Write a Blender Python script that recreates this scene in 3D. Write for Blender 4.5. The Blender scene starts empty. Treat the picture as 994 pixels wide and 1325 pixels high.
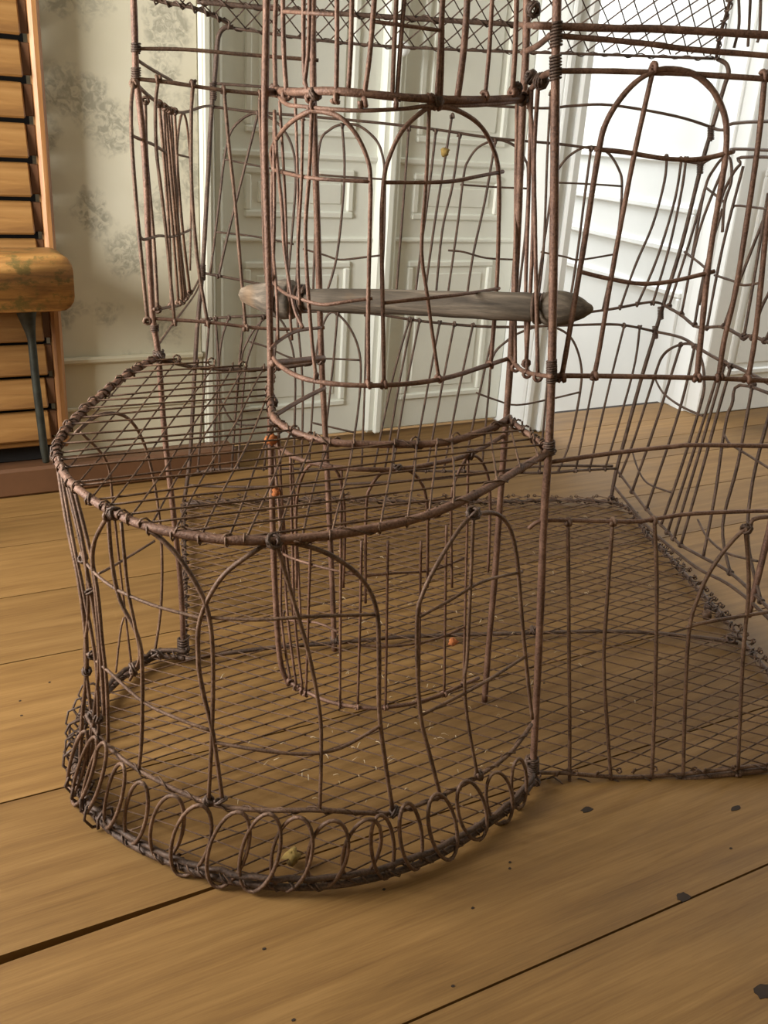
import bpy, math, random
from mathutils import Vector, Matrix
random.seed(7)
SC = bpy.context.scene
COL = SC.collection

# ------------------------------------------------------------------ camera
FPX, PITCH, ROLL, CAMH = 1200.0, math.radians(22.155), math.radians(3.726), 0.75
FW = Vector((0, math.cos(PITCH), -math.sin(PITCH)))
R0 = Vector((1, 0, 0)); U0 = R0.cross(FW)
RT = (R0 * math.cos(ROLL) + U0 * math.sin(ROLL)).normalized()
UP = RT.cross(FW).normalized()
CAM = Vector((0, 0, CAMH))
cd = bpy.data.cameras.new('camera'); cam = bpy.data.objects.new('camera', cd); COL.objects.link(cam)
cd.sensor_fit = 'HORIZONTAL'; cd.sensor_width = 36.0; cd.lens = FPX * 36.0 / 994.0
cd.clip_start = 0.02; cd.clip_end = 60
m3 = Matrix((RT, UP, -FW)).transposed()
cam.matrix_world = Matrix.Translation(CAM) @ m3.to_4x4()
SC.camera = cam

# ------------------------------------------------------------------ world, lights, exposure
SC.view_settings.view_transform = 'Standard'
SC.view_settings.look = 'None'
SC.view_settings.gamma = 1.0
SC.view_settings.use_curve_mapping = False
SC.view_settings.exposure = 0.93
w = bpy.data.worlds.new('world'); SC.world = w; w.use_nodes = True
w.node_tree.nodes['Background'].inputs[0].default_value = (1.0, 0.93, 0.80, 1)
w.node_tree.nodes['Background'].inputs[1].default_value = 0.3

def area(name, loc, target, sx, sy, power, color):
    l = bpy.data.lights.new(name, 'AREA'); l.shape = 'RECTANGLE'; l.size = sx; l.size_y = sy
    l.energy = power; l.color = color
    o = bpy.data.objects.new(name, l); COL.objects.link(o); o.location = loc
    o.rotation_euler = (Vector(target) - Vector(loc)).to_track_quat('-Z', 'Y').to_euler()
    return o
AZ = math.radians(60.4)
A = Vector((math.sin(AZ), math.cos(AZ), 0)); N = Vector((-math.cos(AZ), math.sin(AZ), 0))
def wp(u, v, z): return A * u + N * v + Vector((0, 0, z))
# daylight: a tall window in the left wall, a window in the right wall near the door, daylight in the next room
area('window_light_left', wp(-0.98, 1.32, 0.92), wp(0.3, 1.50, 0.70), 0.80, 0.80, 37, (1.0, 0.985, 0.945))
area('window_light_right', wp(3.52, 1.60, 1.30), wp(1.5, 1.75, 0.6), 0.5, 1.4, 9, (0.93, 0.97, 1.0))
area('daylight_next_room', wp(0.75, 3.0, 1.3), wp(2.15, 2.5, 0.5), 1.0, 1.5, 4, (0.90, 0.96, 1.0))
area('daylight_doorway', wp(2.05, 3.4, 1.75), wp(1.85, 1.6, 0.0), 1.0, 1.0, 28, (0.95, 0.98, 1.0))

# ------------------------------------------------------------------ pixel to point helpers
def ray(x, y): return FW + RT * ((x - 497.0) / FPX) - UP * ((y - 662.5) / FPX)
def on_z(x, y, z=0.0):
    d = ray(x, y); return CAM + d * ((z - CAM.z) / d.z)
def on_plane(x, y, p, n):
    d = ray(x, y); return CAM + d * ((p - CAM).dot(n) / d.dot(n))
def project(p):
    d = p - CAM; k = d.dot(FW); return 497 + FPX * d.dot(RT) / k, 662.5 - FPX * d.dot(UP) / k
def facing(base):
    n = Vector((base.x - CAM.x, base.y - CAM.y, 0)).normalized()
    return lambda x, y: on_plane(x, y, base, n)
def uz(x, y, v):
    p = on_plane(x, y, N * v, N); return p.dot(A), p.z

class Surf:
    """ruled surface between a lower and an upper chain of points"""
    def __init__(s, bot, top):
        s.b = [Vector(p) for p in bot]; s.t = [Vector(p) for p in top]; s.n = len(bot) - 1
    def pt(s, i, a, t):
        return s.b[i].lerp(s.b[i + 1], a).lerp(s.t[i].lerp(s.t[i + 1], a), t)
    def at(s, q, t):
        q = max(0, min(.9999, q)) * s.n; i = int(q); return s.pt(i, q - i, t)
    def __call__(s, x, y, far=False):
        d = ray(x, y); best = None
        for i in range(s.n):
            a, t = .5, .5; ok = True
            for it in range(14):
                p = s.pt(i, a, t); pa = (s.pt(i, a + 1e-4, t) - p) / 1e-4; pt_ = (s.pt(i, a, t + 1e-4) - p) / 1e-4
                M = Matrix((pa, pt_, -d)).transposed()
                if abs(M.determinant()) < 1e-12: ok = False; break
                k0 = (p - CAM).dot(d) / d.dot(d)
                e = (CAM + d * k0) - p
                sol = M.inverted() @ e
                a += max(-2, min(2, sol[0])); t += max(-2, min(2, sol[1]))
            if not ok: continue
            lo = -6 if i == 0 and s.n == 1 else (-.6 if i == 0 else -.01)
            hi = 7 if i == s.n - 1 and s.n == 1 else (1.6 if i == s.n - 1 else 1.01)
            if a < lo or a > hi or t < -.3 or t > 2.2: continue
            p = s.pt(i, a, t); k = (p - CAM).dot(d) / d.dot(d)
            if k <= 0 or (CAM + d * k - p).length > .01: continue
            if best is None or (k > best[0]) == far: best = (k, p)
        if best: return best[1]
        m = None
        for i in range(s.n):
            for ja in range(6):
                for jt in range(25):
                    p = s.pt(i, ja / 5, jt / 24 * 1.1 - .05); px = project(p)
                    e = (px[0] - x) ** 2 + (px[1] - y) ** 2
                    if m is None or e < m[0]: m = (e, p)
        return m[1]

# ------------------------------------------------------------------ materials
def new_mat(name):
    m = bpy.data.materials.new(name); m.use_nodes = True
    nt = m.node_tree; return m, nt, nt.nodes['Principled BSDF']
def nd(nt, t, **k):
    n = nt.nodes.new(t)
    for a, v in k.items():
        if a in n.inputs: n.inputs[a].default_value = v
        else: setattr(n, a, v)
    return n
def srgb(r, g, b):
    f = lambda c: ((c / 255 + .055) / 1.055) ** 2.4 if c > 10 else c / 255 / 12.92
    return (f(r), f(g), f(b), 1)
def ramp(nt, fac, stops, interp='LINEAR'):
    r = nt.nodes.new('ShaderNodeValToRGB'); r.color_ramp.interpolation = interp
    el = r.color_ramp.elements
    while len(el) < len(stops): el.new(.5)
    for e, (p, c) in zip(el, stops): e.position = p; e.color = c
    nt.links.new(fac, r.inputs[0]); return r.outputs[0]
def bump(nt, bs, h, strength, dist):
    b = nd(nt, 'ShaderNodeBump', Strength=strength, Distance=dist)
    nt.links.new(h, b.inputs['Height']); nt.links.new(b.outputs[0], bs.inputs['Normal'])
def coords(nt, scale=(1, 1, 1), kind='Object', rot=(0, 0, 0)):
    c = nt.nodes.new('ShaderNodeTexCoord'); mp = nd(nt, 'ShaderNodeMapping'); mp.inputs['Scale'].default_value = scale
    mp.inputs['Rotation'].default_value = rot
    nt.links.new(c.outputs[kind], mp.inputs[0]); return mp.outputs[0]
def noise(nt, vec, scale, detail=4, rough=.55, dist=0.0):
    n = nd(nt, 'ShaderNodeTexNoise', Scale=scale, Detail=detail, Roughness=rough, Distortion=dist)
    nt.links.new(vec, n.inputs['Vector']); return n.outputs[0]
def mix(nt, fac, a, b, mode='MIX'):
    m = nt.nodes.new('ShaderNodeMix'); m.data_type = 'RGBA'; m.blend_type = mode
    for i, v in ((0, fac), (6, a), (7, b)):
        if hasattr(v, 'links'): nt.links.new(v, m.inputs[i])
        else: m.inputs[i].default_value = v
    return m.outputs[2]

def rust(name, dark, mid, light, metal=.25):
    m, nt, bs = new_mat(name); v = coords(nt)
    n1 = noise(nt, v, 38, 5, .65); n2 = noise(nt, v, 420, 3, .6)
    c = ramp(nt, n1, [(.30, dark), (.5, mid), (.72, light)])
    c = mix(nt, .45, c, ramp(nt, n2, [(.3, dark), (.7, light)]), 'MIX')
    nt.links.new(c, bs.inputs['Base Color'])
    bs.inputs['Roughness'].default_value = .62; bs.inputs['Metallic'].default_value = metal
    bump(nt, bs, n2, .7, .0012); return m
RUST = rust('rusty_wire', srgb(48, 33, 25), srgb(94, 67, 50), srgb(146, 116, 94))
RUST_RED = rust('rusty_rod', srgb(56, 35, 26), srgb(102, 70, 53), srgb(150, 116, 96))
RUST_MESH = rust('rusty_mesh', srgb(46, 30, 20), srgb(84, 58, 39), srgb(126, 96, 72))
RUST_DARK = rust('dark_rusty_rim', srgb(36, 26, 20), srgb(72, 53, 42), srgb(116, 92, 76))

def plank_mat():
    m, nt, bs = new_mat('waxed_floorboard')
    v = coords(nt, (1, 1, 1)); oi = nt.nodes.new('ShaderNodeObjectInfo')
    off = nd(nt, 'ShaderNodeVectorMath', operation='ADD'); nt.links.new(v, off.inputs[0])
    sc = nd(nt, 'ShaderNodeVectorMath', operation='SCALE'); sc.inputs[3].default_value = 37.0
    cmb = nt.nodes.new('ShaderNodeCombineXYZ'); nt.links.new(oi.outputs['Random'], cmb.inputs[0]); nt.links.new(oi.outputs['Random'], cmb.inputs[1])
    nt.links.new(cmb.outputs[0], sc.inputs[0]); nt.links.new(sc.outputs[0], off.inputs[1])
    def mapped(s):
        mp = nd(nt, 'ShaderNodeMapping'); mp.inputs['Scale'].default_value = s
        nt.links.new(off.outputs[0], mp.inputs[0]); return mp.outputs[0]
    grain = noise(nt, mapped((1.3, 26, 1)), 2.2, 7, .62, .5)
    fine = noise(nt, mapped((5, 160, 1)), 3.0, 4, .6)
    cloud = noise(nt, mapped((1.6, 3.5, 1)), 1.8, 4, .55)
    c = ramp(nt, grain, [(.25, srgb(103, 72, 35)), (.5, srgb(127, 94, 50)), (.78, srgb(146, 112, 66))])
    c = mix(nt, .22, c, ramp(nt, fine, [(.3, srgb(84, 58, 26)), (.7, srgb(150, 118, 72))]))
    c = mix(nt, .55, c, ramp(nt, cloud, [(.3, (.52, .50, .46, 1)), (.5, (.92, .90, .88, 1)), (.7, (1, 1, 1, 1))]), 'MULTIPLY')
    r = nd(nt, 'ShaderNodeMapRange'); nt.links.new(oi.outputs['Random'], r.inputs[0]); r.inputs[3].default_value = .86; r.inputs[4].default_value = 1.06
    hv = nt.nodes.new('ShaderNodeHueSaturation'); nt.links.new(c, hv.inputs['Color']); nt.links.new(r.outputs[0], hv.inputs['Value'])
    nt.links.new(hv.outputs[0], bs.inputs['Base Color'])
    nt.links.new(ramp(nt, cloud, [(.3, (.58,) * 3 + (1,)), (.7, (.72,) * 3 + (1,))]), bs.inputs['Roughness'])
    bs.inputs['Specular IOR Level'].default_value = .3
    bump(nt, bs, grain, .06, .003); return m
PLANK = plank_mat()

def plain(name, c, rough=.6, var=.12, scale=14, metal=0.0, bumpd=0.0):
    m, nt, bs = new_mat(name); v = coords(nt)
    n = noise(nt, v, scale, 5, .6)
    d = tuple(x * (1 - var) for x in c[:3]) + (1,); l = tuple(min(1, x * (1 + var)) for x in c[:3]) + (1,)
    nt.links.new(ramp(nt, n, [(.3, d), (.7, l)]), bs.inputs['Base Color'])
    bs.inputs['Roughness'].default_value = rough; bs.inputs['Metallic'].default_value = metal
    if bumpd: bump(nt, bs, n, .5, bumpd)
    return m
PAINT = plain('old_white_door_paint', srgb(226, 227, 216), .5, .04, 6)
PAINT_CASING = plain('cream_casing_paint', srgb(198, 195, 178), .5, .04, 6)
PAINT_WHITE = plain('clean_white_paint', srgb(236, 238, 236), .5, .02, 5)
WAINSCOT = plain('grey_green_paint', srgb(198, 190, 164), .55, .05, 8)
BASE_BROWN = plain('brown_baseboard_paint', srgb(94, 63, 40), .5, .12, 18)
GAP = plain('dark_subfloor', srgb(34, 22, 12), .9, .1)
SLAT_SHADE = plain('painted_slat_shade', srgb(16, 11, 8), .9, .1)  # near-black colour standing in for the shade between shutter slats
KNOT = plain('dark_knot_wood', srgb(40, 26, 12), .9, .3, 60)
IRON = plain('dark_iron', srgb(52, 54, 48), .45, .35, 60, .5, .001)
BRASS = plain('brass', srgb(150, 120, 60), .4, .25, 90, .7)
STRAW = plain('pale_straw', srgb(178, 158, 128), .8, .1, 60)
LICHEN = plain('orange_lichen', srgb(170, 100, 52), .9, .3, 200, 0, .002)
LICHEN_Y = plain('yellow_lichen', srgb(136, 112, 58), .9, .3, 200, 0, .002)

def wood(name, dark, mid, light, axis=0, sc=1.0, rough=.5):
    m, nt, bs = new_mat(name)
    s = [30 * sc] * 3; s[axis] = 2.0 * sc
    n = noise(nt, coords(nt, tuple(s)), 1.4, 6, .62, .6)
    nt.links.new(ramp(nt, n, [(.28, dark), (.5, mid), (.74, light)]), bs.inputs['Base Color'])
    bs.inputs['Roughness'].default_value = rough; bump(nt, bs, n, .25, .003); return m
SLAT = wood('varnished_shutter_wood', srgb(102, 66, 28), srgb(136, 96, 48), srgb(158, 118, 68))
STILE = wood('varnished_stile_wood', srgb(118, 74, 36), srgb(154, 106, 60), srgb(184, 138, 92), 2)
def driftwood():
    m, nt, bs = new_mat('grey_driftwood'); v = coords(nt, (3, 30, 30))
    n = noise(nt, v, 3.2, 6, .65, .4); p = noise(nt, coords(nt), 9, 3, .6)
    c = ramp(nt, n, [(.30, srgb(56, 48, 40)), (.5, srgb(94, 83, 70)), (.70, srgb(134, 120, 104))])
    c = mix(nt, ramp(nt, p, [(.60, (0, 0, 0, 1)), (.72, (.5, .5, .5, 1))]), c, srgb(138, 104, 66))
    nt.links.new(c, bs.inputs['Base Color']); bs.inputs['Roughness'].default_value = .85; bump(nt, bs, n, .5, .004); return m
DRIFT = driftwood()
def seat_wood():
    m, nt, bs = new_mat('mossy_worn_wood')
    n = noise(nt, coords(nt, (4, 40, 40)), 1.6, 6, .65, .5); p = noise(nt, coords(nt, (1, 1, 1.6)), 26, 5, .7)
    c = ramp(nt, n, [(.25, srgb(96, 62, 26)), (.5, srgb(158, 112, 54)), (.75, srgb(190, 144, 82))])
    c = mix(nt, ramp(nt, p, [(.50, (0, 0, 0, 1)), (.60, (.85, .85, .85, 1))]), c, srgb(96, 84, 36))
    nt.links.new(c, bs.inputs['Base Color']); bs.inputs['Roughness'].default_value = .6; bump(nt, bs, p, .3, .003); return m
SEATW = seat_wood()
def wallpaper():
    m, nt, bs = new_mat('faded_floral_wallpaper'); v = coords(nt)
    # sprigs: leafy clumps scattered in offset cells, broken into petals
    vo = nd(nt, 'ShaderNodeTexVoronoi', Scale=8.5, Randomness=.75); nt.links.new(v, vo.inputs['Vector'])
    w1 = noise(nt, v, 22, 3, .6); w2 = noise(nt, v, 58, 3, .62, 1.2)
    a = nd(nt, 'ShaderNodeMath', operation='MULTIPLY'); a.inputs[1].default_value = .75; nt.links.new(w1, a.inputs[0])
    s = nd(nt, 'ShaderNodeMath', operation='ADD'); nt.links.new(vo.outputs['Distance'], s.inputs[0]); nt.links.new(a.outputs[0], s.inputs[1])
    clump = ramp(nt, s.outputs[0], [(.68, (1, 1, 1, 1)), (.88, (0, 0, 0, 1))])
    k = mix(nt, 1.0, clump, ramp(nt, w2, [(.40, (.12,) * 3 + (1,)), (.58, (.85, .85, .85, 1))]), 'MULTIPLY')
    base = ramp(nt, noise(nt, v, 5, 3, .5), [(.3, srgb(204, 197, 172)), (.7, srgb(216, 210, 188))])
    nt.links.new(mix(nt, k, base, srgb(158, 153, 134)), bs.inputs['Base Color'])
    bs.inputs['Roughness'].default_value = .75; return m
PAPER = wallpaper()

# ------------------------------------------------------------------ object helpers
def obj(name, verts, faces, mat, parent=None, smooth=False, local=None):
    """mesh from world-space points; local = matrix that becomes the object's own frame"""
    me = bpy.data.meshes.new(name)
    if local is not None:
        inv = local.inverted(); verts = [inv @ Vector(v) for v in verts]
    me.from_pydata([tuple(v) for v in verts], [], faces); me.update()
    if smooth: me.polygons.foreach_set('use_smooth', [True] * len(me.polygons))
    me.materials.append(mat)
    o = bpy.data.objects.new(name, me); COL.objects.link(o)
    if local is not None: o.matrix_world = local
    if parent is not None:
        o.parent = parent; o.matrix_parent_inverse = Matrix.Identity(4)
        if local is not None: o.matrix_basis = parent_world(parent).inverted() @ local
        else: o.matrix_basis = parent_world(parent).inverted()
    WORLD[o.name] = local.copy() if local is not None else Matrix.Identity(4)
    return o
WORLD = {}
def parent_world(o): return WORLD.get(o.name, Matrix.Identity(4))
def tag(o, label=None, cat=None, group=None, kind=None):
    for k, v in (('label', label), ('category', cat), ('group', group), ('kind', kind)):
        if v: o[k] = v
    return o
def empty(name, loc, label, cat, group=None):
    o = bpy.data.objects.new(name, None); COL.objects.link(o); o.location = loc; o.empty_display_size = .05
    WORLD[o.name] = Matrix.Translation(loc); return tag(o, label, cat, group)
def frame(origin, ex, ey, ez):
    return Matrix.Translation(origin) @ Matrix((ex, ey, ez)).transposed().to_4x4()
WM = frame(Vector(), A, N, Vector((0, 0, 1)))
BOXF = [(0, 3, 2, 1), (4, 5, 6, 7), (0, 1, 5, 4), (1, 2, 6, 5), (2, 3, 7, 6), (3, 0, 4, 7)]
def chamfer_box(x0, x1, y0, y1, z0, z1, c=.003):
    """box with chamfered edges"""
    c = min(c, (x1 - x0) * .3, (y1 - y0) * .3, (z1 - z0) * .3); vs = []
    for (sx, sy, sz) in [(a, b, d) for a in (0, 1) for b in (0, 1) for d in (0, 1)]:
        X = (x0, x1)[sx]; Y = (y0, y1)[sy]; Z = (z0, z1)[sz]; ix = c if not sx else -c; iy = c if not sy else -c; iz = c if not sz else -c
        vs += [(X, Y + iy, Z + iz), (X + ix, Y, Z + iz), (X + ix, Y + iy, Z)]
    id_ = lambda sx, sy, sz, k: (sx * 4 + sy * 2 + sz) * 3 + k
    fs = []
    for s in (0, 1):
        f = [id_(s, 0, 0, 0), id_(s, 1, 0, 0), id_(s, 1, 1, 0), id_(s, 0, 1, 0)]; fs.append(f if s else f[::-1])
        f = [id_(0, s, 0, 1), id_(0, s, 1, 1), id_(1, s, 1, 1), id_(1, s, 0, 1)]; fs.append(f if s else f[::-1])
        f = [id_(0, 0, s, 2), id_(1, 0, s, 2), id_(1, 1, s, 2), id_(0, 1, s, 2)]; fs.append(f if s else f[::-1])
    for a in (0, 1):
        for b in (0, 1):
            f = [id_(0, a, b, 1), id_(1, a, b, 1), id_(1, a, b, 2), id_(0, a, b, 2)]; fs.append(f if a == b else f[::-1])
            f = [id_(a, 0, b, 0), id_(a, 1, b, 0), id_(a, 1, b, 2), id_(a, 0, b, 2)]; fs.append(f[::-1] if a == b else f)
            f = [id_(a, b, 0, 0), id_(a, b, 1, 0), id_(a, b, 1, 1), id_(a, b, 0, 1)]; fs.append(f if a == b else f[::-1])
            for d in (0, 1):
                f = [id_(a, b, d, 0), id_(a, b, d, 1), id_(a, b, d, 2)]; fs.append(f if (a + b + d) % 2 else f[::-1])
    return vs, fs
def wbox(name, u0, u1, v0, v1, z0, z1, mat, parent=None, c=.003, rx=0.0):
    """chamfered box in the wall's frame; rx tilts it about its long axis"""
    cu, cv, cz = (u0 + u1) / 2, (v0 + v1) / 2, (z0 + z1) / 2
    vs, fs = chamfer_box(u0 - cu, u1 - cu, v0 - cv, v1 - cv, z0 - cz, z1 - cz, c)
    L = Matrix.Translation(wp(cu, cv, cz)) @ WM.to_3x3().to_4x4() @ Matrix.Rotation(rx, 4, 'X')
    return obj(name, [L @ Vector(v) for v in vs], fs, mat, parent, local=L)

def smooth_path(p, per=5, closed=False):
    if len(p) == 2 and not closed:
        return [p[0].lerp(p[1], i / per) for i in range(per + 1)]
    out = []; n = len(p); rng = n if closed else n - 1
    g = (lambda i: p[i % n]) if closed else (lambda i: p[max(0, min(n - 1, i))])
    for i in range(rng):
        a, b, c, d = g(i - 1), g(i), g(i + 1), g(i + 2)
        for k in range(per):
            t = k / per; t2, t3 = t * t, t * t * t
            out.append(.5 * ((2 * b) + (c - a) * t + (2 * a - 5 * b + 4 * c - d) * t2 + (3 * b - a - 3 * c + d) * t3))
    if not closed: out.append(p[-1])
    return out
def tube(path, r, sides=6, closed=False, base=0, jit=0.0):
    vs, fs = [], []; n = len(path); t_prev = None; nx = None
    for i, p in enumerate(path):
        a = path[(i - 1) % n] if closed or i else path[0]; b = path[(i + 1) % n] if closed or i < n - 1 else path[-1]
        t = (b - a)
        t = t.normalized() if t.length > 1e-9 else (t_prev or Vector((0, 0, 1)))
        if nx is None:
            nx = t.cross(Vector((0, 0, 1)) if abs(t.z) < .9 else Vector((1, 0, 0))).normalized()
        else:
            nx = (nx - t * nx.dot(t)); nx = nx.normalized() if nx.length > 1e-6 else t.orthogonal().normalized()
        ny = t.cross(nx); t_prev = t
        rr = (r[i] if isinstance(r, list) else r) * (1 + random.uniform(-jit, jit))
        for k in range(sides):
            an = 2 * math.pi * k / sides; vs.append(p + nx * (rr * math.cos(an)) + ny * (rr * math.sin(an)))
    rings = n if closed else n - 1
    for i in range(rings):
        for k in range(sides):
            k2 = (k + 1) % sides; j = (i + 1) % n
            fs.append((base + i * sides + k, base + i * sides + k2, base + j * sides + k2, base + j * sides + k))
    if not closed:
        fs.append(tuple(base + k for k in range(sides))[::-1]); fs.append(tuple(base + (n - 1) * sides + k for k in range(sides)))
    return vs, fs
def coil(center, axis, r, turns, pitch, wr, sides=5, per=9, start=0.0):
    axis = axis.normalized(); x = axis.orthogonal().normalized(); y = axis.cross(x); n = int(turns * per)
    path = [center + axis * ((i / per - turns / 2) * pitch) + (x * math.cos(start + 2 * math.pi * i / per) + y * math.sin(start + 2 * math.pi * i / per)) * r for i in range(n + 1)]
    return path
class Geo:
    def __init__(s): s.v = []; s.f = []
    def add(s, path, r, sides=6, closed=False, jit=0.0):
        v, f = tube(path, r, sides, closed, len(s.v), jit); s.v += v; s.f += f; return s
    def build(s, name, mat, parent=None): return obj(name, s.v, s.f, mat, parent, True)
CORNERED = []; CORNER = Vector((.655, 1.045, 0))
def wire(name, surf, pts, r, parent, mat=None, hook='', per=5, far=False, hookr=None, axis=None):
    """a bent wire that follows a surface; hook 'a'/'b' twists its ends round the rail there"""
    P = [surf(x, y, far) if isinstance(surf, Surf) else surf(x, y) for x, y in pts]
    if name != 'upright_wire' and name != 'corner_post' and surf in CORNERED and pts[-1][0] >= 1005: P[-1] = Vector((CORNER.x, CORNER.y, max(P[-1].z, .004)))   # runs on to the corner post
    for i in range(1, len(P) - 1): P[i] = P[i] + Vector((random.uniform(-1, 1), random.uniform(-1, 1), 0)) * .0006
    r = r * .66 * getattr(surf, 'k', 1.0); path = smooth_path(P, per); g = Geo().add(path, r, 6, jit=.06)
    for h in hook:
        e = P[0] if h == 'a' else P[-1]; nx = P[1] if h == 'a' else P[-2]
        ax = axis or ((surf(pts[0][0] + 6, pts[0][1], far) - surf(pts[0][0] - 6, pts[0][1], far)) if isinstance(surf, Surf) else RT)
        ax = Vector((ax.x, ax.y, 0)); ax = ax.normalized() if ax.length > 1e-6 else RT
        g.add(coil(e, ax, (hookr or .0038), 1.25, r * 1.8, r * .95, start=random.random() * 6), r * .95, 5)
    return g.build(name, mat or RUST, parent), path

# ------------------------------------------------------------------ the setting: floor of broad boards
F = tag(wbox('floor', -3.2, 4.6, -1.6, 2.12, -.06, -.026, GAP, None, .002), kind='structure')
seams = [-1.5, -1.2, -.93, -.68, -.44, -.2, .035, .265, .505, .735, .961, 1.274, 1.485, 1.69, 1.83, 1.97, 2.12]
for i in range(len(seams) - 1):
    v0, v1 = seams[i], seams[i + 1]; g = .0013
    e0, e1 = v0 + g, v1 - g
    # the board before the open joint tapers away from its neighbour
    tap = .016 if abs(v1 - .735) < .01 else 0.0
    us = [-3.2, -.45, -.02, .17, .30, 4.6] if tap else [-3.2, 4.6]
    lo = [(u, e0) for u in us]; hi = [(u, e1 - tap * max(0, min(1, (.26 - u) / .5)) ** .8) for u in us]
    n = len(us); L = Matrix.Translation(wp(.6, (v0 + v1) / 2, 0)) @ WM.to_3x3().to_4x4()
    vs = [wp(u, v, z) for z in (-.026, 0) for (u, v) in lo + hi[::-1]]
    m = 2 * n; fs = [tuple(range(m))[::-1], tuple(range(m, 2 * m))] + [(k, (k + 1) % m, m + (k + 1) % m, m + k) for k in range(m)]
    obj('floorboard', vs, fs, PLANK, F, local=L)
def spot(name, x, y, rx, ry, mat, parent, h=.0006, rot=AZ):
    c = on_z(x, y, 0); n = 14; vs = []
    for k in range(n):
        an = 2 * math.pi * k / n; q = 1 + random.uniform(-.2, .2)
        vs.append(c + A * (rx * q * math.cos(an)) + N * (ry * q * math.sin(an)) + Vector((0, 0, h)))
    vs += [v - Vector((0, 0, h + .004)) for v in vs]
    fs = [tuple(range(n))] + [(k, n + k, n + (k + 1) % n, (k + 1) % n) for k in range(n)]
    return obj(name, vs, fs, mat, parent)
for x, y, rx, ry in ((884, 1161, .0085, .0065), (760, 1048, .008, .0045), (952, 1046, .009, .0035), (990, 1283, .011, .008)):
    spot('knot', x, y, rx, ry, KNOT, F)
for x, y in ((497, 1151), (660, 1116), (612, 1175), (586, 1276), (342, 1228), (26, 907), (64, 883), (28, 926), (660, 1124), (946, 1098), (380, 1320), (704, 884)):
    spot('nail_hole', x, y, .0018, .0014, KNOT, F)

# ------------------------------------------------------------------ walls and doors
WB = tag(wbox('wall_back', -1.0, .64, 2.0, 2.14, 0, 2.5, PAPER), kind='structure')
wbox('wainscot', -.94, .638, 1.994, 2.0, .0, .262, WAINSCOT, WB, .001)
D = tag(wbox('trim_1', -.94, .638, 1.982, 2.0, .262, .276, WAINSCOT, None, .004), kind='structure')
tag(wbox('trim_2', -.94, .638, 1.988, 1.996, .158, .167, WAINSCOT, None, .003), kind='structure')
tag(wbox('baseboard_back', -.94, .70, 1.935, 1.996, 0, .062, BASE_BROWN, None, .006), kind='structure')
# door casing
T = tag(wbox('trim_3', .64, .672, 1.993, 2.14, 0, 2.2, PAINT_CASING, None, .006), kind='structure')
wbox('moulding', .648, .662, 1.988, 1.996, 0, 2.2, PAINT_CASING, T, .004)
wbox('moulding', .674, .70, 2.02, 2.14, 0, 2.2, PAINT_CASING, T, .008)
tag(wbox('trim_4', .64, 1.545, 1.985, 2.14, 2.2, 2.5, PAINT), kind='structure')
V = 2.10
def panel_frame(parent, u0, u1, z0, z1, v=V, mat=PAINT, wd=.016, mirror=None):
    """a sunk panel: four mitred-looking mouldings and a raised field"""
    for (a, b, c, d) in ((u0, u1, z0, z0 + wd), (u0, u1, z1 - wd, z1)):
        wbox('moulding', a, b, v - .007, v + .004, c, d, mat, parent, .005)
    for (a, b) in ((u0, u0 + wd), (u1 - wd, u1)):
        wbox('moulding', a, b, v - .0065, v + .004, z0 + wd, z1 - wd, mat, parent, .005)
    q = wd * 2.0
    wbox('panel', u0 + q, u1 - q, v - .003, v + .004, z0 + q, z1 - q, mat, parent, .004)
D1 = tag(wbox('door_1', .70, 1.118, V, V + .04, .012, 2.2, PAINT), kind='structure')
D2 = tag(wbox('door_2', 1.122, 1.545, V, V + .04, .012, 2.2, PAINT), kind='structure')
for dr, ua, ub in ((D1, .775, 1.05), (D2, 1.215, 1.475)):
    panel_frame(dr, ua, ub, .09, .455); panel_frame(dr, ua, ub, .555, .665); panel_frame(dr, ua, ub, .735, 1.5); panel_frame(dr, ua, ub, 1.6, 2.1)
    wbox('rail_moulding', ua - .06, ub + .06, V - .009, V + .004, .684, .700, PAINT, dr, .005)
    wbox('rail_moulding', ua - .06, ub + .06, V - .008, V + .004, .500, .512, PAINT, dr, .004)
AS = tag(wbox('trim_5', 1.108, 1.168, V - .022, V + .004, .012, 2.2, PAINT, None, .008), kind='structure')
wbox('moulding', 1.128, 1.148, V - .034, V - .02, .012, 2.2, PAINT, AS, .007)
# jamb pier, the open doorway and the wall to its right
P1 = tag(wbox('wall_right', 2.21, 4.6, 1.97, 2.12, 0, 2.5, PAINT_WHITE), kind='structure')
panel_frame(P1, 2.30, 2.75, .12, .72, 1.97, PAINT_WHITE, .018); panel_frame(P1, 2.30, 2.75, .86, 1.7, 1.97, PAINT_WHITE, .018)
J = tag(wbox('trim_6', 1.545, 1.635, 1.985, 2.14, 0, 2.5, PAINT_WHITE, None, .006), kind='structure')
wbox('moulding', 1.555, 1.575, 1.976, 1.99, 0, 2.5, PAINT_WHITE, J, .006)
wbox('moulding', 1.60, 1.628, 1.972, 1.99, 0, 2.5, PAINT_WHITE, J, .008)
tag(wbox('trim_7', 1.635, 2.21, 1.97, 2.14, 2.1, 2.5, PAINT_WHITE), kind='structure')
tag(wbox('trim_8', 1.635, 2.21, 1.965, 2.14, -.05, -.001, GAP, None, .002), kind='structure')
tag(wbox('floor_next_room', .8, 4.6, 2.14, 4.6, -.42, -.38, PLANK, None, .002), kind='structure')
tag(wbox('wall_far', .2, 4.6, 4.5, 4.6, -.4, 2.5, PAINT_WHITE), kind='structure')
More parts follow.
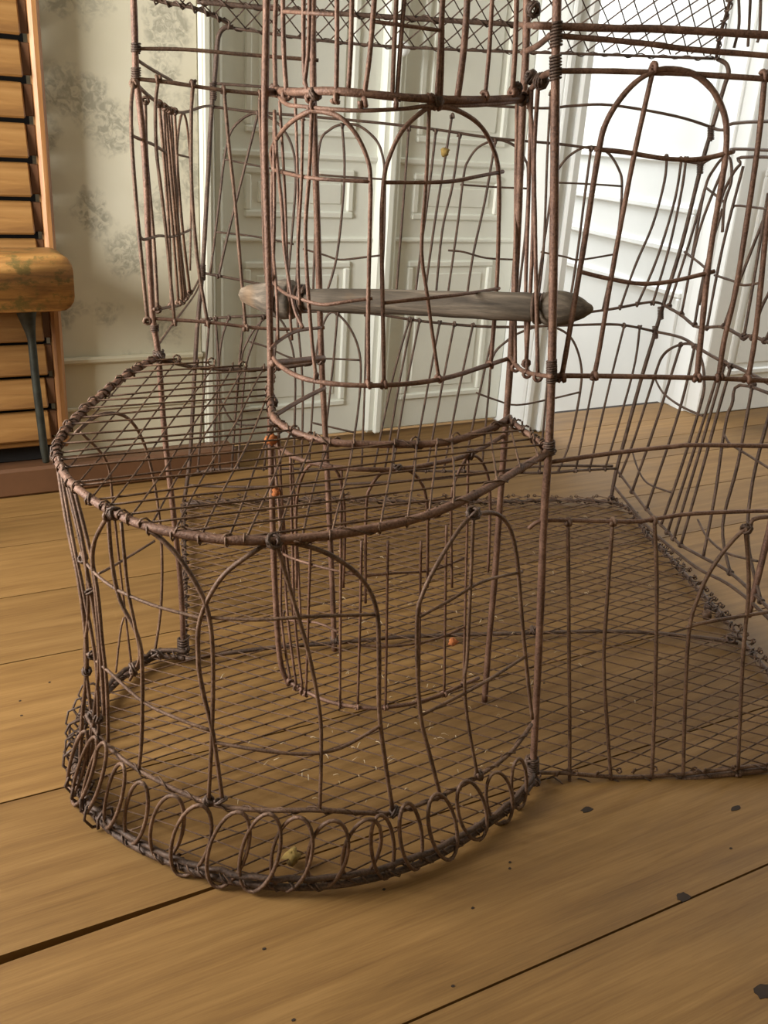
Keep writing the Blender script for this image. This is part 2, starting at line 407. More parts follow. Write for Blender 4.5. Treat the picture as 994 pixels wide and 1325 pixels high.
# white leaf swung open into the next room
def leaf():
    az = math.radians(-20); d = Vector((math.sin(az), math.cos(az), 0)); h = wp(2.20, 2.02, 0); nn = Vector((-d.y, d.x, 0))
    L = frame(h, d, -nn if nn.dot(CAM - h) > 0 else nn, Vector((0, 0, 1)))
    def lb(name, x0, x1, y0, y1, z0, z1, par=None, c=.004):
        vs, fs = chamfer_box(x0, x1, y0, y1, z0, z1, c)
        return obj(name, [L @ Vector(v) for v in vs], fs, PAINT_WHITE, par, local=L)
    o = tag(lb('door_3', 0, 1.0, 0, .04, -.37, 2.05), kind='structure')
    for z0, z1 in ((-.25, .35), (.46, .60), (.72, 1.9)):
        for a, b, c, e in ((.1, .9, z0, z0 + .02), (.1, .9, z1 - .02, z1), (.1, .12, z0 + .02, z1 - .02), (.88, .9, z0 + .02, z1 - .02)):
            lb('moulding', a, b, -.012, .004, c, e, o)
leaf()
# the rest of the room, behind and beside the camera
tag(wbox('ceiling', -2.5, 4.7, -1.7, 2.14, 2.5, 2.56, PAINT_WHITE, None, .002), kind='structure')
tag(wbox('wall_front', -2.5, 4.7, -1.76, -1.6, -.03, 2.5, PAPER), kind='structure')
for nm, u0, u1, a0, a1 in (('wall_left', -1.06, -.94, .85, 1.75), ('wall_side', 3.48, 3.60, 1.3, 1.9)):
    wl = tag(wbox(nm, u0, u1, -1.6, 2.0, 0, .5, PAPER), kind='structure')
    wbox('wall_part', u0, u1, -1.6, 2.0, 2.1, 2.5, PAPER, wl); wbox('wall_part', u0, u1, -1.6, a0, .5, 2.1, PAPER, wl); wbox('wall_part', u0, u1, a1, 2.0, .5, 2.1, PAPER, wl)
    wbox('sill', u0 - .02, u1 + .04, a0, a1, .48, .51, PAINT_WHITE, wl)

# door furniture
def ball(c, r, axis, mat, name, parent, prof):
    axis = axis.normalized(); x = axis.orthogonal().normalized(); y = axis.cross(x); vs = []; fs = []; n = 12
    for (h, rr) in prof:
        for k in range(n):
            an = 2 * math.pi * k / n; vs.append(c + axis * (h * r) + (x * math.cos(an) + y * math.sin(an)) * rr * r)
    for i in range(len(prof) - 1):
        for k in range(n): fs.append((i * n + k, i * n + (k + 1) % n, (i + 1) * n + (k + 1) % n, (i + 1) * n + k))
    fs.append(tuple(range(n))[::-1]); fs.append(tuple((len(prof) - 1) * n + k for k in range(n)))
    return obj(name, vs, fs, mat, parent, True)
KP = [(0, .35), (.6, .35), (.9, .8), (1.4, 1.0), (1.9, .85), (2.2, .4)]
ball(wp(1.135, V - .03, .93), .016, -N, PAINT_WHITE, 'knob', AS, KP)

# ------------------------------------------------------------------ louvred shutter standing on the baseboard
SH = empty('louvred_shutter', wp(.0, 1.96, .062), 'tall varnished louvred wooden shutter against the floral wallpaper', 'shutter')
vF, vB = 1.935, 1.975
def stile(u0, u1):
    g = wbox('stile', u0, u1, vF, vB, .10, 1.9, STILE, SH, .006); return g
stile(.311, .331); stile(-.60, -.576)
wbox('bottom_rail', -.576, .306, vF + .012, vB - .004, .104, .106 + .012, SLAT, SH)
wbox('gap_shade_sheet', -.576, .306, vB + .006, vB + .012, .064, 1.9, SLAT_SHADE, SH, .001)  # added black sheet; paints the shadow seen through the slat gaps
k = 0; z = .118
while z < 1.85:
    wbox('slat', -.576, .295 + random.uniform(-.003, .003), vF + .004, vF + .013, z + .001, z + .0625, SLAT, SH, .003, math.radians(-13 + random.uniform(-2, 2)))
    wbox('slat_peg', .294, .311, vF + .014, vF + .03, z + .006, z + .060, BASE_BROWN, SH, .002)
    z += .0685

# ------------------------------------------------------------------ stool end: wooden block on an iron leg
def stool():
    v = 1.87
    u1, zt = uz(86, 322, v); _, zb = uz(60, 396, v); zt, zb = .507, .408
    o = empty('wooden_stool', wp(.1, v, .062), 'worn mossy wooden stool seat on thin iron legs before the louvred shutter', 'stool')
    # rounded slab, extruded across its depth
    u0 = -.35; rr = .028; prof = []
    u1 = uz(86, 350, v)[0]
    for (cx, cz, a0) in ((u1 - rr, zt - rr * .8, 0), (u0 + rr, zt - rr, 90), (u0 + rr, zb + rr, 180), (u1 - rr, zb + rr, 270)):
        for q in range(5):
            an = math.radians(a0 + 90 * q / 4) ; prof.append((cx + rr * math.cos(an), cz + rr * math.sin(an)))
    n = len(prof); rows = [(v - .075, .90), (v - .07, .97), (v - .06, 1), (v + .03, 1), (v + .04, .95)]
    cu, cz = (u0 + u1) / 2, (zt + zb) / 2; vs = []
    for (vv, s) in rows:
        for (pu, pz) in prof:
            vs.append(wp(cu + (pu - cu) * (1 - (1 - s) * .06), vv, cz + (pz - cz) * s + random.uniform(-.0008, .0008)))
    fs = [(i * n + k, i * n + (k + 1) % n, (i + 1) * n + (k + 1) % n, (i + 1) * n + k) for i in range(len(rows) - 1) for k in range(n)]
    fs += [tuple(range(n))[::-1], tuple((len(rows) - 1) * n + k for k in range(n))]
    obj('seat', vs, fs, SEATW, o, True, local=Matrix.Translation(wp(cu, v, cz)) @ WM.to_3x3().to_4x4())
    vl = 1.903
    def leg(pts, rs):
        g = Geo(); path = smooth_path(pts, 5); R = []
        for i in range(len(path)):
            t = i / (len(path) - 1) * (len(rs) - 1); j = min(int(t), len(rs) - 2); R.append(rs[j] + (rs[j + 1] - rs[j]) * (t - j))
        g.add(path, R, 8); g.build('leg', IRON, o)
    pl = [on_plane(x, y, N * vl, N) for x, y in ((34, 385), (34, 403), (37, 419), (41, 440), (46, 490), (52, 540), (57, 580), (60, 598))]
    leg(pl, [.021, .020, .014, .0085, .0085, .0085, .0085, .007])
    leg([p - A * .34 for p in pl], [.021, .020, .014, .0085, .0085, .0085, .0085, .007])
stool()

# ------------------------------------------------------------------ the wire cage
LB, RB = on_z(239, 852), on_z(689, 1012)
CAGE = empty('wire_birdcage', Vector((.1, 1.3, 0)), 'large rusty wire birdcage with rounded mesh-topped bay standing on the floorboards', 'birdcage')
def post(pts, base, r, name='corner_post', mat=RUST_RED, seg=5):
    f = facing(base); P = [f(x, y) for x, y in pts]
    r = r * .70; g = Geo().add(smooth_path(P, seg), r, 8, jit=.05); o = g.build(name, mat, CAGE); o_f = lambda x, y: f(x, y)
    return o, f, P
wr = .0033
Lpx = [(238, 853), (234, 760), (224, 660), (213, 560), (205, 460), (198, 412), (193, 330), (188, 210), (180, 130), (176, 100), (175, 60), (173, 0), (171, -60)]
Rpx = [(689, 1012), (697, 850), (704, 675), (710, 585), (714, 485), (717, 300), (719, 95), (721, 0), (722, -60)]
P2px = [(433, 842), (430, 760), (425, 640), (420, 540), (416, 460), (411, 300), (406, 140), (405, 60), (405, 0), (405, -60)]
P3px = [(374, 886), (362, 850), (355, 740), (352, 640), (350, 540), (350, 455), (347, 330), (343, 200), (343, 118), (345, 0), (345, -60)]
TRpx = [(627, 908), (633, 830), (641, 740), (648, 640), (655, 545), (661, 462), (670, 300), (676, 150), (681, 60), (683, -60)]
BLpx = [(238, 650), (246, 590), (252, 480), (256, 415), (262, 353), (268, 250), (274, 140), (278, 100), (281, 60), (284, 44), (291, 36), (302, 35)]
BRpx = [(790, 650), (797, 612), (809, 567), (830, 490), (848, 430), (859, 393), (883, 314), (907, 217), (922, 165), (938, 110), (943, 96), (940, 83), (928, 76)]
Lo, fL, LP = post(Lpx, LB, .0058); Ro, fR, RP = post(Rpx, RB, .0064)
T2o, f2, P2 = post(P2px, on_z(433, 842), .0060); 
T3o, f3, P3 = post(P3px, on_z(374, 886, .05), .0056); TRo, fT, TRP = post(TRpx, on_z(627, 908), .0062)
BLo, fBL, BLP = post(BLpx, on_z(238, 650), .0062, mat=RUST_DARK); BRo, fBR, BRP = post(BRpx, on_z(790, 650), .0062, mat=RUST_DARK)

# bay: floor ring and sagging shelf plane
ZL, ZR = .457, .437
shL, shR = fL(205, 460), fR(711, 584); shF = on_z(300, 699, .414)
SHN = (shR - shL).cross(shF - shL).normalized()
def shelf(x, y): return on_plane(x, y, shL, SHN)
bay_bot = [(239, 852), (203, 850), (172, 868), (143, 892), (115, 928), (100, 970), (100, 1010), (115, 1045), (150, 1080), (200, 1108), (270, 1133), (345, 1146), (420, 1147), (500, 1132), (570, 1105), (630, 1068), (668, 1040), (689, 1012)]
bay_top = [(205, 462), (182, 474), (150, 496), (122, 520), (95, 545), (77, 570), (73, 590), (82, 612), (104, 635), (145, 662), (198, 683), (290, 698), (380, 697), (460, 688), (545, 669), (620, 638), (672, 607), (711, 584)]
BB = [on_z(x, y, .004) for x, y in bay_bot]; BT = [shelf(x, y) for x, y in bay_top]
S_bay = Surf(BB, BT)
tow_bot = [(372, 880), (385, 890), (410, 902), (442, 912), (475, 916), (505, 915), (540, 909), (570, 899), (600, 888), (625, 876)]
tow_top = [(351, 450), (358, 470), (385, 487), (425, 496), (470, 499), (510, 498), (550, 494), (590, 486), (630, 473), (661, 463)]
TB = [on_z(x, y, .06) for x, y in tow_bot]; TT = [on_z(x, y, .50) for x, y in tow_top]
S_towL = Surf(TB, TT)
S_towU = Surf(TT, [p + Vector((0, 0, .45)) for p in TT])
up = lambda P: P
S_lf = Surf([LP[0], P2[0]], [fL(178, 110), f2(407, 126)])
S_left = Surf([LP[0], BLP[0]], [fL(178, 110), fBL(277, 109)])
S_back = Surf([BLP[0], BRP[0]], [fBL(277, 109), fBR(922, 165)])
rx0 = on_z(1010, 890); S_right = Surf([BRP[0], rx0], [fBR(922, 165), rx0 + (fBR(922, 165) - BRP[0])])
fx0 = on_z(994, 1003); S_front = Surf([RB, fx0], [fR(719, 95), fx0 + (fR(719, 95) - RB)])
S_right.k = 1.28; S_back.k = 1.15; CORNERED += [S_right, S_front]
Geo().add([CORNER + Vector((0, 0, z_)) for z_ in (0, .2, .4, .6, .8, 1.0)], .0044, 8, jit=.05).build('corner_post', RUST_RED, CAGE)
S_tp = Surf([on_z(374, 886, .05), P2[0]], [f3(344, 118), f2(407, 126)])
S_tr = Surf([TRP[0], RB], [fT(677, 130), fR(719, 95)])

def rod(name, surf, pts, r, parent, mat=RUST_RED, per=5, far=False):
    return wire(name, surf, pts, r, parent, mat, '', per, far)
def wrap(name, path, R, wr_, turns_per_m, parent, mat=RUST_MESH, seed=0):
    """binding wire wound round a rod"""
    out = []; ac = 0.0; R *= .62; wr_ *= .72
    for i in range(len(path) - 1):
        a, b = path[i], path[i + 1]; L = (b - a).length; t = (b - a).normalized()
        nx = t.cross(Vector((0, 0, 1)) if abs(t.z) < .9 else Vector((1, 0, 0))).normalized(); ny = t.cross(nx)
        k = max(1, int(L * turns_per_m * 7))
        for j in range(k):
            an = 2 * math.pi * turns_per_m * (ac + L * j / k); q = R * (1 + .18 * math.sin(an * .37 + seed))
            out.append(a.lerp(b, j / k) + nx * (q * math.cos(an)) + ny * (q * math.sin(an)))
        ac += L
    return Geo().add(out, wr_, 4).build(name, mat, parent)
def binding(parent, f, px, turns=5, R=.0085, r=.0021, d=None):
    R *= .58; r *= .48; e = f(*px); ax = d or (f(px[0], px[1] - 10) - f(px[0], px[1] + 10))
    Geo().add(coil(e, ax, R, turns, r * 2.2, r, per=10), r, 5).build('binding_wire', RUST_DARK, parent)
def knot(parent, p, R=.009, r=.0024, n=3):
    g = Geo(); R *= .62; r *= .62
    for i in range(n):
        ax = Vector((random.uniform(-1, 1), random.uniform(-1, 1), random.uniform(-1, 1)))
        g.add(coil(p, ax, R * random.uniform(.7, 1.1), 1.6, r * 1.6, r, per=8), r, 5)
    g.build('binding_wire', RUST_DARK, parent)

# ---- lower bay: rims
RIM, rim_path = rod('bay_rim', shelf, bay_top, .0066, CAGE)
wrap('rim_wrapping', rim_path[2:34], .0084, .0016, 44, RIM, RUST_DARK, 2)
wrap('rim_wrapping', rim_path[60:], .0084, .0014, 16, RIM)
BASE, base_path = rod('bay_base_rim', lambda x, y: on_z(x, y, .012), bay_bot, .0062, CAGE, RUST_DARK)
b2 = [Vector((p.x * 1.0, p.y, p.z + .010)) for p in base_path]
Geo().add([p + Vector((random.uniform(-1, 1) * .002, random.uniform(-1, 1) * .002, random.uniform(-1, 1) * .002)) for p in b2], .0036, 5).build('base_strand', RUST_DARK, BASE)
wrap('rim_wrapping', [p + Vector((0, 0, .004)) for p in base_path], .0092, .0017, 40, BASE, RUST_DARK)
wrap('rim_wrapping', [p + Vector((0, 0, .003)) for p in base_path], .0104, .0014, 23, BASE, RUST_MESH, 3)
band = [(112, 925), (128, 952), (155, 978), (190, 1003), (265, 1037), (330, 1048), (415, 1048), (470, 1052), (512, 1051), (570, 1030), (620, 1004), (660, 975), (688, 937)]
BAND, band_path = rod('band_rail', S_bay, band, .0040, CAGE, RUST)
wrap('rim_wrapping', band_path, .0058, .0013, 30, BAND, RUST_MESH)
# scroll rings along the foot of the bay
for i, (cx, cy, ra, rb_) in enumerate(((112, 985, 5, 42), (121, 995, 8, 44), (133, 1003, 12, 45), (159, 1025, 14, 42), (187, 1046, 16, 42), (226, 1064, 19, 44), (256, 1080, 21, 46), (302, 1091, 23, 46), (341, 1095, 24, 47), (380, 1096, 25, 46), (424, 1096, 24, 45), (466, 1091, 22, 43), (492, 1087, 15, 42), (527, 1074, 15, 41), (566, 1063, 17, 40), (602, 1043, 15, 37), (636, 1029, 13, 35), (661, 1011, 9, 34))):
    path = []; lean = 9 if i < 12 else -4
    for q in range(27):
        an = 2 * math.pi * q / 25 + 1.2; x_, y_ = cx + ra * math.cos(an) - lean * math.sin(an), cy + rb_ * math.sin(an)
        p = S_bay(x_, y_); n_ = Vector((p.x + .05, p.y - 1.0, 0)).normalized()
        path.append(p + n_ * (.010 + .004 * math.sin(2 * math.pi * q / 27 + i)))
    for p in path: p.z = max(p.z, .0025)
    Geo().add(path, .0022, 6).build('scroll_ring', RUST, BASE)
wrap('rim_wrapping', [p + Vector((0, 0, .008)) for p in base_path[17:40]], .022, .0026, 48, BASE, RUST_DARK, 5)
wrap('rim_wrapping', [p + Vector((0, 0, .035)) for p in base_path[18:32]], .020, .0024, 36, BASE, RUST_DARK, 1)
# arches, uprights and ties of the bay
bw = .0032
def B(name, pts, r=bw, hook='', far=False, mat=RUST): return wire(name, S_bay, pts, r, RIM, mat, hook, 5, far)
B('arch_wire', [(135, 925), (130, 850), (124, 770), (119, 720), (127, 690), (148, 664), (185, 680), (225, 713), (255, 758), (270, 795), (275, 850), (274, 940), (270, 1035)], .0036)
B('arch_wire', [(288, 1035), (275, 950), (262, 892), (257, 850), (260, 800), (285, 750), (320, 720), (355, 702), (400, 707), (440, 725), (470, 752), (487, 790), (490, 850), (492, 935), (508, 1048)], .0036)
B('arch_wire', [(570, 1030), (556, 975), (545, 930), (541, 870), (540, 800), (546, 770), (562, 735), (590, 690), (612, 668), (640, 664), (658, 680), (668, 720), (676, 800), (682, 870), (689, 930)], .0036)
B('upright_wire', [(140, 668), (146, 730), (155, 778), (178, 825), (185, 870), (183, 950), (180, 995)], hook='a')
B('upright_wire', [(157, 676), (165, 760), (176, 815), (180, 850), (168, 880)], .0026)
B('upright_wire', [(357, 700), (366, 730), (383, 785), (400, 850), (414, 925), (416, 985), (414, 1046)], hook='a')
B('upright_wire', [(613, 664), (609, 760), (605, 850), (601, 880), (605, 930), (618, 1003)], hook='ab')
B('tie_wire', [(104, 715), (120, 738), (150, 762), (195, 782), (240, 795), (272, 803)], .0026)
B('tie_wire', [(258, 798), (330, 802), (400, 798), (490, 795)], .0026)
B('tie_wire', [(540, 800), (580, 778), (625, 752), (676, 740)], .0026)
B('tie_wire', [(112, 845), (140, 868), (185, 908), (230, 930), (272, 945)], .0028)
B('tie_wire', [(275, 960), (330, 970), (390, 976), (440, 968), (494, 938)], .0028)
B('tie_wire', [(546, 925), (600, 897), (640, 875), (682, 848)], .0030)
# the tight cluster of wires on the turning edge of the bay
for pts, r in (([(74, 592), (84, 665), (104, 760), (112, 850), (106, 930), (104, 985)], .0038), ([(80, 600), (102, 690), (118, 770), (128, 850), (122, 930), (118, 1000)], .0034),
               ([(86, 612), (110, 715), (115, 790), (110, 850), (118, 930), (112, 990)], .0030), ([(95, 628), (122, 740), (132, 830), (138, 890), (140, 960)], .0030), ([(76, 590), (92, 690), (108, 765), (124, 860), (128, 950)], .0028)):
    B('upright_wire', pts, r)
# far side of the bay, towards the tall post
for pts, r in (([(98, 560), (130, 536), (165, 541), (188, 580), (204, 650), (210, 720), (208, 790), (200, 846)], .0034), ([(105, 560), (138, 598), (147, 655), (158, 755), (170, 860)], .0026), ([(128, 742), (150, 730), (200, 700)], .0028), ([(185, 845), (178, 820), (160, 800), (150, 870)], .0022)):
    B('arch_wire' if r == .0034 else 'upright_wire', pts, r, '', True)
# knots where the shelf rim meets the posts and arches
for px in ((148, 664), (207, 462), (613, 664), (355, 700), (712, 582)): knot(RIM, shelf(*px), .0105, .0026)
for px in ((107, 722), (118, 765), (120, 848), (112, 868), (127, 930), (104, 950)): knot(RIM, S_bay(*px), .008, .0022, 2)
for px in ((203, 846), (172, 866), (120, 925), (270, 1036), (286, 1036), (510, 1050), (572, 1030), (620, 1003), (102, 995), (112, 1035), (670, 1030), (684, 1008)): knot(BASE, S_bay(*px), .0095, .0024, 2)

# ---- wire mesh sheets
def clip(poly, o, d):
    """parameter pairs where the line o + t d lies inside a polygon (plan)"""
    ts = []
    for i in range(len(poly)):
        a = poly[i]; b = poly[(i + 1) % len(poly)]; e = (b[0] - a[0], b[1] - a[1])
        den = d[0] * e[1] - d[1] * e[0]
        if abs(den) < 1e-12: continue
        w_ = (a[0] - o[0], a[1] - o[1]); t = (w_[0] * e[1] - w_[1] * e[0]) / den; s_ = (w_[0] * d[1] - w_[1] * d[0]) / den
        if 0 <= s_ < 1: ts.append(t)
    ts.sort(); return [(ts[i], ts[i + 1]) for i in range(0, len(ts) - 1, 2)]
def mesh_sheet(name, poly, azs, spacing, r, lift, parent, mat, sag=.0025, to3=None, ends=True, miss=.02, er=.0050):
    g = Geo(); cx = sum(p[0] for p in poly) / len(poly); cy = sum(p[1] for p in poly) / len(poly); span = 2.0
    for si, az in enumerate(azs):
        d = (math.sin(az), math.cos(az)); nn = (d[1], -d[0]); sp = spacing[si]; k = int(span / sp)
        for i in range(-k, k + 1):
            off = i * sp + random.uniform(-.08, .08) * sp; ph = random.random() * 6
            o = (cx + nn[0] * off, cy + nn[1] * off)
            if random.random() < miss: continue
            for t0, t1 in clip(poly, o, d):
                if t1 - t0 < .012: continue
                n = max(2, int((t1 - t0) / .035)); path = []
                for j in range(n + 1):
                    t = t0 + (t1 - t0) * j / n; w_ = math.sin(t * 21 + ph) * .0015 + math.sin(t * 7 + ph * 2) * .002
                    path.append(to3(o[0] + d[0] * t + nn[0] * w_, o[1] + d[1] * t + nn[1] * w_, (.6 if si else -.6) * r + lift + sag * math.sin(t * 9 + ph + si)))
                g.add(path, r if (si == 0 or er != .0032) else r * .8, 4)
                if ends:
                    for e, q in ((path[0], path[1]), (path[-1], path[-2])):
                        dd = (q - e).normalized(); ax = Vector((dd.y, -dd.x, 0))
                        g.add(coil(e, ax, er, 1.1, .003, r, per=7), r, 4)
    o = g.build(name, mat, parent); o['kind'] = 'stuff'; return o
flat = lambda z: (lambda x, y, h: Vector((x, y, z + h)))
inner_px = [(660, 540), (640, 552), (600, 567), (560, 574), (480, 575), (430, 572), (395, 564), (368, 552), (352, 536), (349, 505), (352, 478)]
IR = [shelf(x, y) for x, y in inner_px]
sh_poly = [(p.x, p.y) for p in smooth_path(BT, 3)] + [(p.x, p.y) for p in IR]
def shz(x, y, h): return Vector((x, y, shL.z - ((x - shL.x) * SHN.x + (y - shL.y) * SHN.y) / SHN.z + h))
mesh_sheet('shelf_mesh', sh_poly, (math.radians(2), math.radians(67)), (.0225, .0215), .00118, 0, RIM, RUST_MESH, .0018, shz)
INNER, in_path = rod('shelf_inner_rim', shelf, inner_px[:10], .0062, CAGE, RUST_RED)
wrap('rim_wrapping', in_path, .0078, .0015, 22, INNER)
SBK, sbk_path = rod('shelf_back_rail', S_lf, [(205, 464), (250, 475), (300, 478), (350, 477), (395, 471), (418, 464)], .0042, CAGE, RUST_DARK)
wrap('rim_wrapping', sbk_path, .0062, .0014, 26, SBK)
SR, sr_path = rod('shelf_side_rail', shelf, [(656, 541), (675, 555), (695, 570), (711, 583)], .0050, CAGE, RUST_RED)
wrap('rim_wrapping', sr_path, .0082, .0018, 50, SR)
# floor of the cage
FRX = [(994, 1000), (850, 1012), (720, 1016)]
fl_poly = [(p.x, p.y) for p in smooth_path(BB, 3)] + [(fx0.x, fx0.y), (CORNER.x, CORNER.y)] + [(p.x, p.y) for p in (on_z(994, 868), on_z(945, 808), on_z(880, 735), on_z(792, 650), on_z(600, 650), on_z(400, 646), on_z(238, 652))]
mesh_sheet('floor_mesh', fl_poly, (math.radians(54), math.radians(-71)), (.0215, .0245), .00135, .014, CAGE, RUST_MESH, .002, flat(0), True, .01, .0032)
fz = lambda x, y: on_z(x, y, .012)
BR_, brp = rod('floor_border', fz, [(238, 652), (400, 646), (600, 650), (792, 650), (838, 692), (880, 735), (945, 808), (994, 868), project(CORNER + Vector((0, 0, .012)))], .0050, CAGE, RUST_DARK)
wrap('rim_wrapping', brp, .0085, .0022, 34, BR_, RUST_DARK); wrap('rim_wrapping', brp, .012, .0016, 22, BR_, RUST_MESH, 4)
BL_, blp = rod('floor_border', fz, [(238, 652), (239, 700), (240, 760), (239, 852)], .0050, CAGE, RUST_DARK)
wrap('rim_wrapping', blp, .010, .0022, 30, BL_, RUST_DARK)
FB, fbp = rod('floor_rod', fz, [(240, 853), (350, 838), (433, 832), (520, 824), (650, 820), (800, 817), (900, 824), (955, 832)], .0048, CAGE, RUST_DARK)
for px in ((433, 832), (240, 845), (945, 830), (915, 790), (930, 800), (790, 648), (690, 820)): knot(FB, fz(*px) + Vector((0, 0, .006)), .012, .0026, 3)

# ---- inner tower: bottom rail, lower wires, rings, upper arches
TBR, tbp = rod('tower_bottom_rail', S_towL, [(374, 882), (410, 902), (442, 912), (480, 916), (505, 915), (540, 909), (570, 899), (620, 877)], .0040, CAGE, RUST_RED)
TM, tmp = rod('tower_middle_ring', S_towL, [(351, 572), (378, 590), (405, 599), (450, 606), (511, 607), (560, 600), (607, 588), (658, 560)], .0044, CAGE, RUST_RED)
for px in ((514, 606), (608, 588)): knot(TM, S_towL(*px), .010, .0024)
TW = lambda pts, r=.0029, hook='b', n='upright_wire': wire(n, S_towL, pts, r, TM, RUST_RED, hook)
for pts in ([(354, 575), (356, 700), (364, 800), (376, 882)], [(362, 582), (366, 700), (373, 800), (384, 890)], [(376, 590), (378, 700), (382, 800), (392, 895)], [(402, 700), (400, 780), (396, 897)],
            [(442, 606), (441, 760), (440, 912)], [(468, 700), (466, 800), (463, 914)], [(502, 700), (501, 800), (499, 915)], [(578, 680), (577, 780), (575, 898)], [(606, 590), (604, 700), (602, 790), (600, 886)], [(545, 700), (543, 800), (542, 908)]):
    TW(pts)
for pts in ([(384, 760), (383, 660), (390, 618), (405, 600), (428, 603), (442, 625), (446, 680), (444, 760)], [(473, 780), (474, 660), (480, 630), (495, 611), (518, 606), (540, 618), (553, 655), (553, 760)], [(585, 760), (584, 650), (592, 615), (608, 590), (625, 600), (634, 640), (632, 740)]):
    TW(pts, .0030, '', 'arch_wire')
for pts in ([(356, 715), (378, 722), (420, 735), (460, 743)], [(470, 745), (510, 742), (560, 738), (600, 722)], [(354, 790), (372, 802), (410, 806), (438, 818)], [(465, 835), (510, 836), (560, 828), (600, 812)]):
    TW(pts, .0024, '', 'tie_wire')
TRG, trp = rod('tower_lower_ring', S_towU, [(351, 448), (357, 468), (385, 487), (425, 496), (470, 499), (510, 498), (550, 494), (590, 486), (630, 473), (661, 463)], .0042, CAGE, RUST_RED)
TOP, topp = rod('tower_upper_ring', S_towU, [(343, 118), (380, 119), (433, 118), (511, 125), (559, 128), (610, 129), (678, 127)], .0064, CAGE, RUST_RED)
TOP2, _ = rod('tower_arch_ring', S_towU, [(341, 128), (370, 134), (395, 138), (457, 143), (520, 141), (556, 137), (620, 136), (676, 131)], .0034, CAGE, RUST_RED)
U_ = lambda pts, r=.0034, hook='', n='upright_wire', m=RUST_RED: wire(n, S_towU, pts, r, TOP, m, hook)
U_([(342, 222), (352, 194), (370, 165), (395, 147), (412, 144), (440, 152), (462, 176), (476, 208), (480, 236), (479, 300), (477, 400), (477, 497)], .0038, 'b', 'arch_wire')
U_([(497, 497), (495, 400), (494, 300), (496, 236), (503, 204), (520, 170), (545, 146), (562, 139), (590, 142), (620, 161), (638, 190), (645, 225), (645, 300), (643, 380), (635, 472)], .0038, 'ab', 'arch_wire')
U_([(556, 128), (552, 230), (546, 305), (546, 340), (551, 372), (560, 430), (568, 490)], .0034, 'ab')
U_([(404, 137), (400, 219), (395, 308), (402, 427), (409, 488)], .0034, 'ab')
U_([(347, 137), (359, 205), (365, 270), (368, 325), (380, 395), (392, 424)], .0030)
U_([(342, 130), (341, 200), (346, 300), (350, 440)], .0034)
U_([(352, 222), (352, 300), (358, 380), (360, 440)], .0028)
U_([(392, 154), (390, 240), (386, 320), (388, 395)], .0026)
U_([(342, 221), (400, 230), (480, 235)], .0032, '', 'tie_wire'); U_([(495, 236), (560, 236), (590, 234), (620, 228), (651, 222)], .0032, '', 'tie_wire')
U_([(343, 372), (370, 380), (395, 389), (418, 394), (450, 390), (482, 386)], .0030, '', 'tie_wire'); U_([(497, 392), (560, 385), (610, 379), (646, 373)], .0030, '', 'tie_wire')
for pts, r, h in (([(353, -20), (355, 60), (357, 118)], .0042, 'b'), ([(366, -20), (368, 60), (371, 123)], .0040, 'b'), ([(393, -20), (394, 95), (402, 127)], .0036, 'b'), ([(401, -20), (399, 60), (394, 110)], .0034, ''),
                  ([(436, -20), (436, 60), (435, 127)], .0038, 'b'), ([(456, -20), (454, 60), (451, 114)], .0038, ''), ([(486, -20), (478, 70), (470, 133)], .0042, 'b'), ([(514, -20), (511, 60), (508, 122)], .0038, ''),
                  ([(525, -20), (519, 60), (513, 133)], .0036, 'b'), ([(574, -20), (570, 60), (565, 135)], .0046, 'b'), ([(573, 20), (573, 80), (571, 128)], .0030, ''), ([(606, -20), (600, 60), (592, 127)], .0056, ''), ([(638, -20), (633, 60), (628, 124)], .0036, 'b'), ([(669, -20), (667, 60), (663, 120)], .0044, 'b')):
    U_(pts, r, h)
U_([(366, 15), (400, 17), (435, 19)], .0030, '', 'tie_wire'); U_([(485, 28), (530, 34), (574, 40)], .0030, '', 'tie_wire')
for px in ((345, 118), (408, 122), (566, 132), (676, 128), (668, 115)): knot(TOP, S_towU(*px), .010, .0028)
for px in ((352, 520), (356, 545), (415, 465), (362, 552)): knot(TRG, f3(*px) if px[0] < 400 else f2(*px), .012, .0028)
# tower's side towards the back post
TPm = lambda n, pts, r=.003: wire(n, S_tp, pts, r, T3o, RUST_RED)
TPm('side_rail', [(343, 118), (372, 121), (407, 124)], .006); TPm('side_rail', [(352, 470), (380, 467), (418, 463)], .0062)
TPm('side_rail', [(350, 452), (362, 440), (385, 428), (415, 424)], .0034); TPm('side_rail', [(352, 540), (385, 520), (420, 502)], .0045)
for pts in ([(362, 130), (368, 250), (372, 360), (378, 440)], [(382, 125), (386, 250), (385, 350), (390, 424)], [(360, 545), (366, 660), (380, 800)], [(378, 600), (384, 700), (390, 820)]): TPm('upright_wire', pts, .0029)
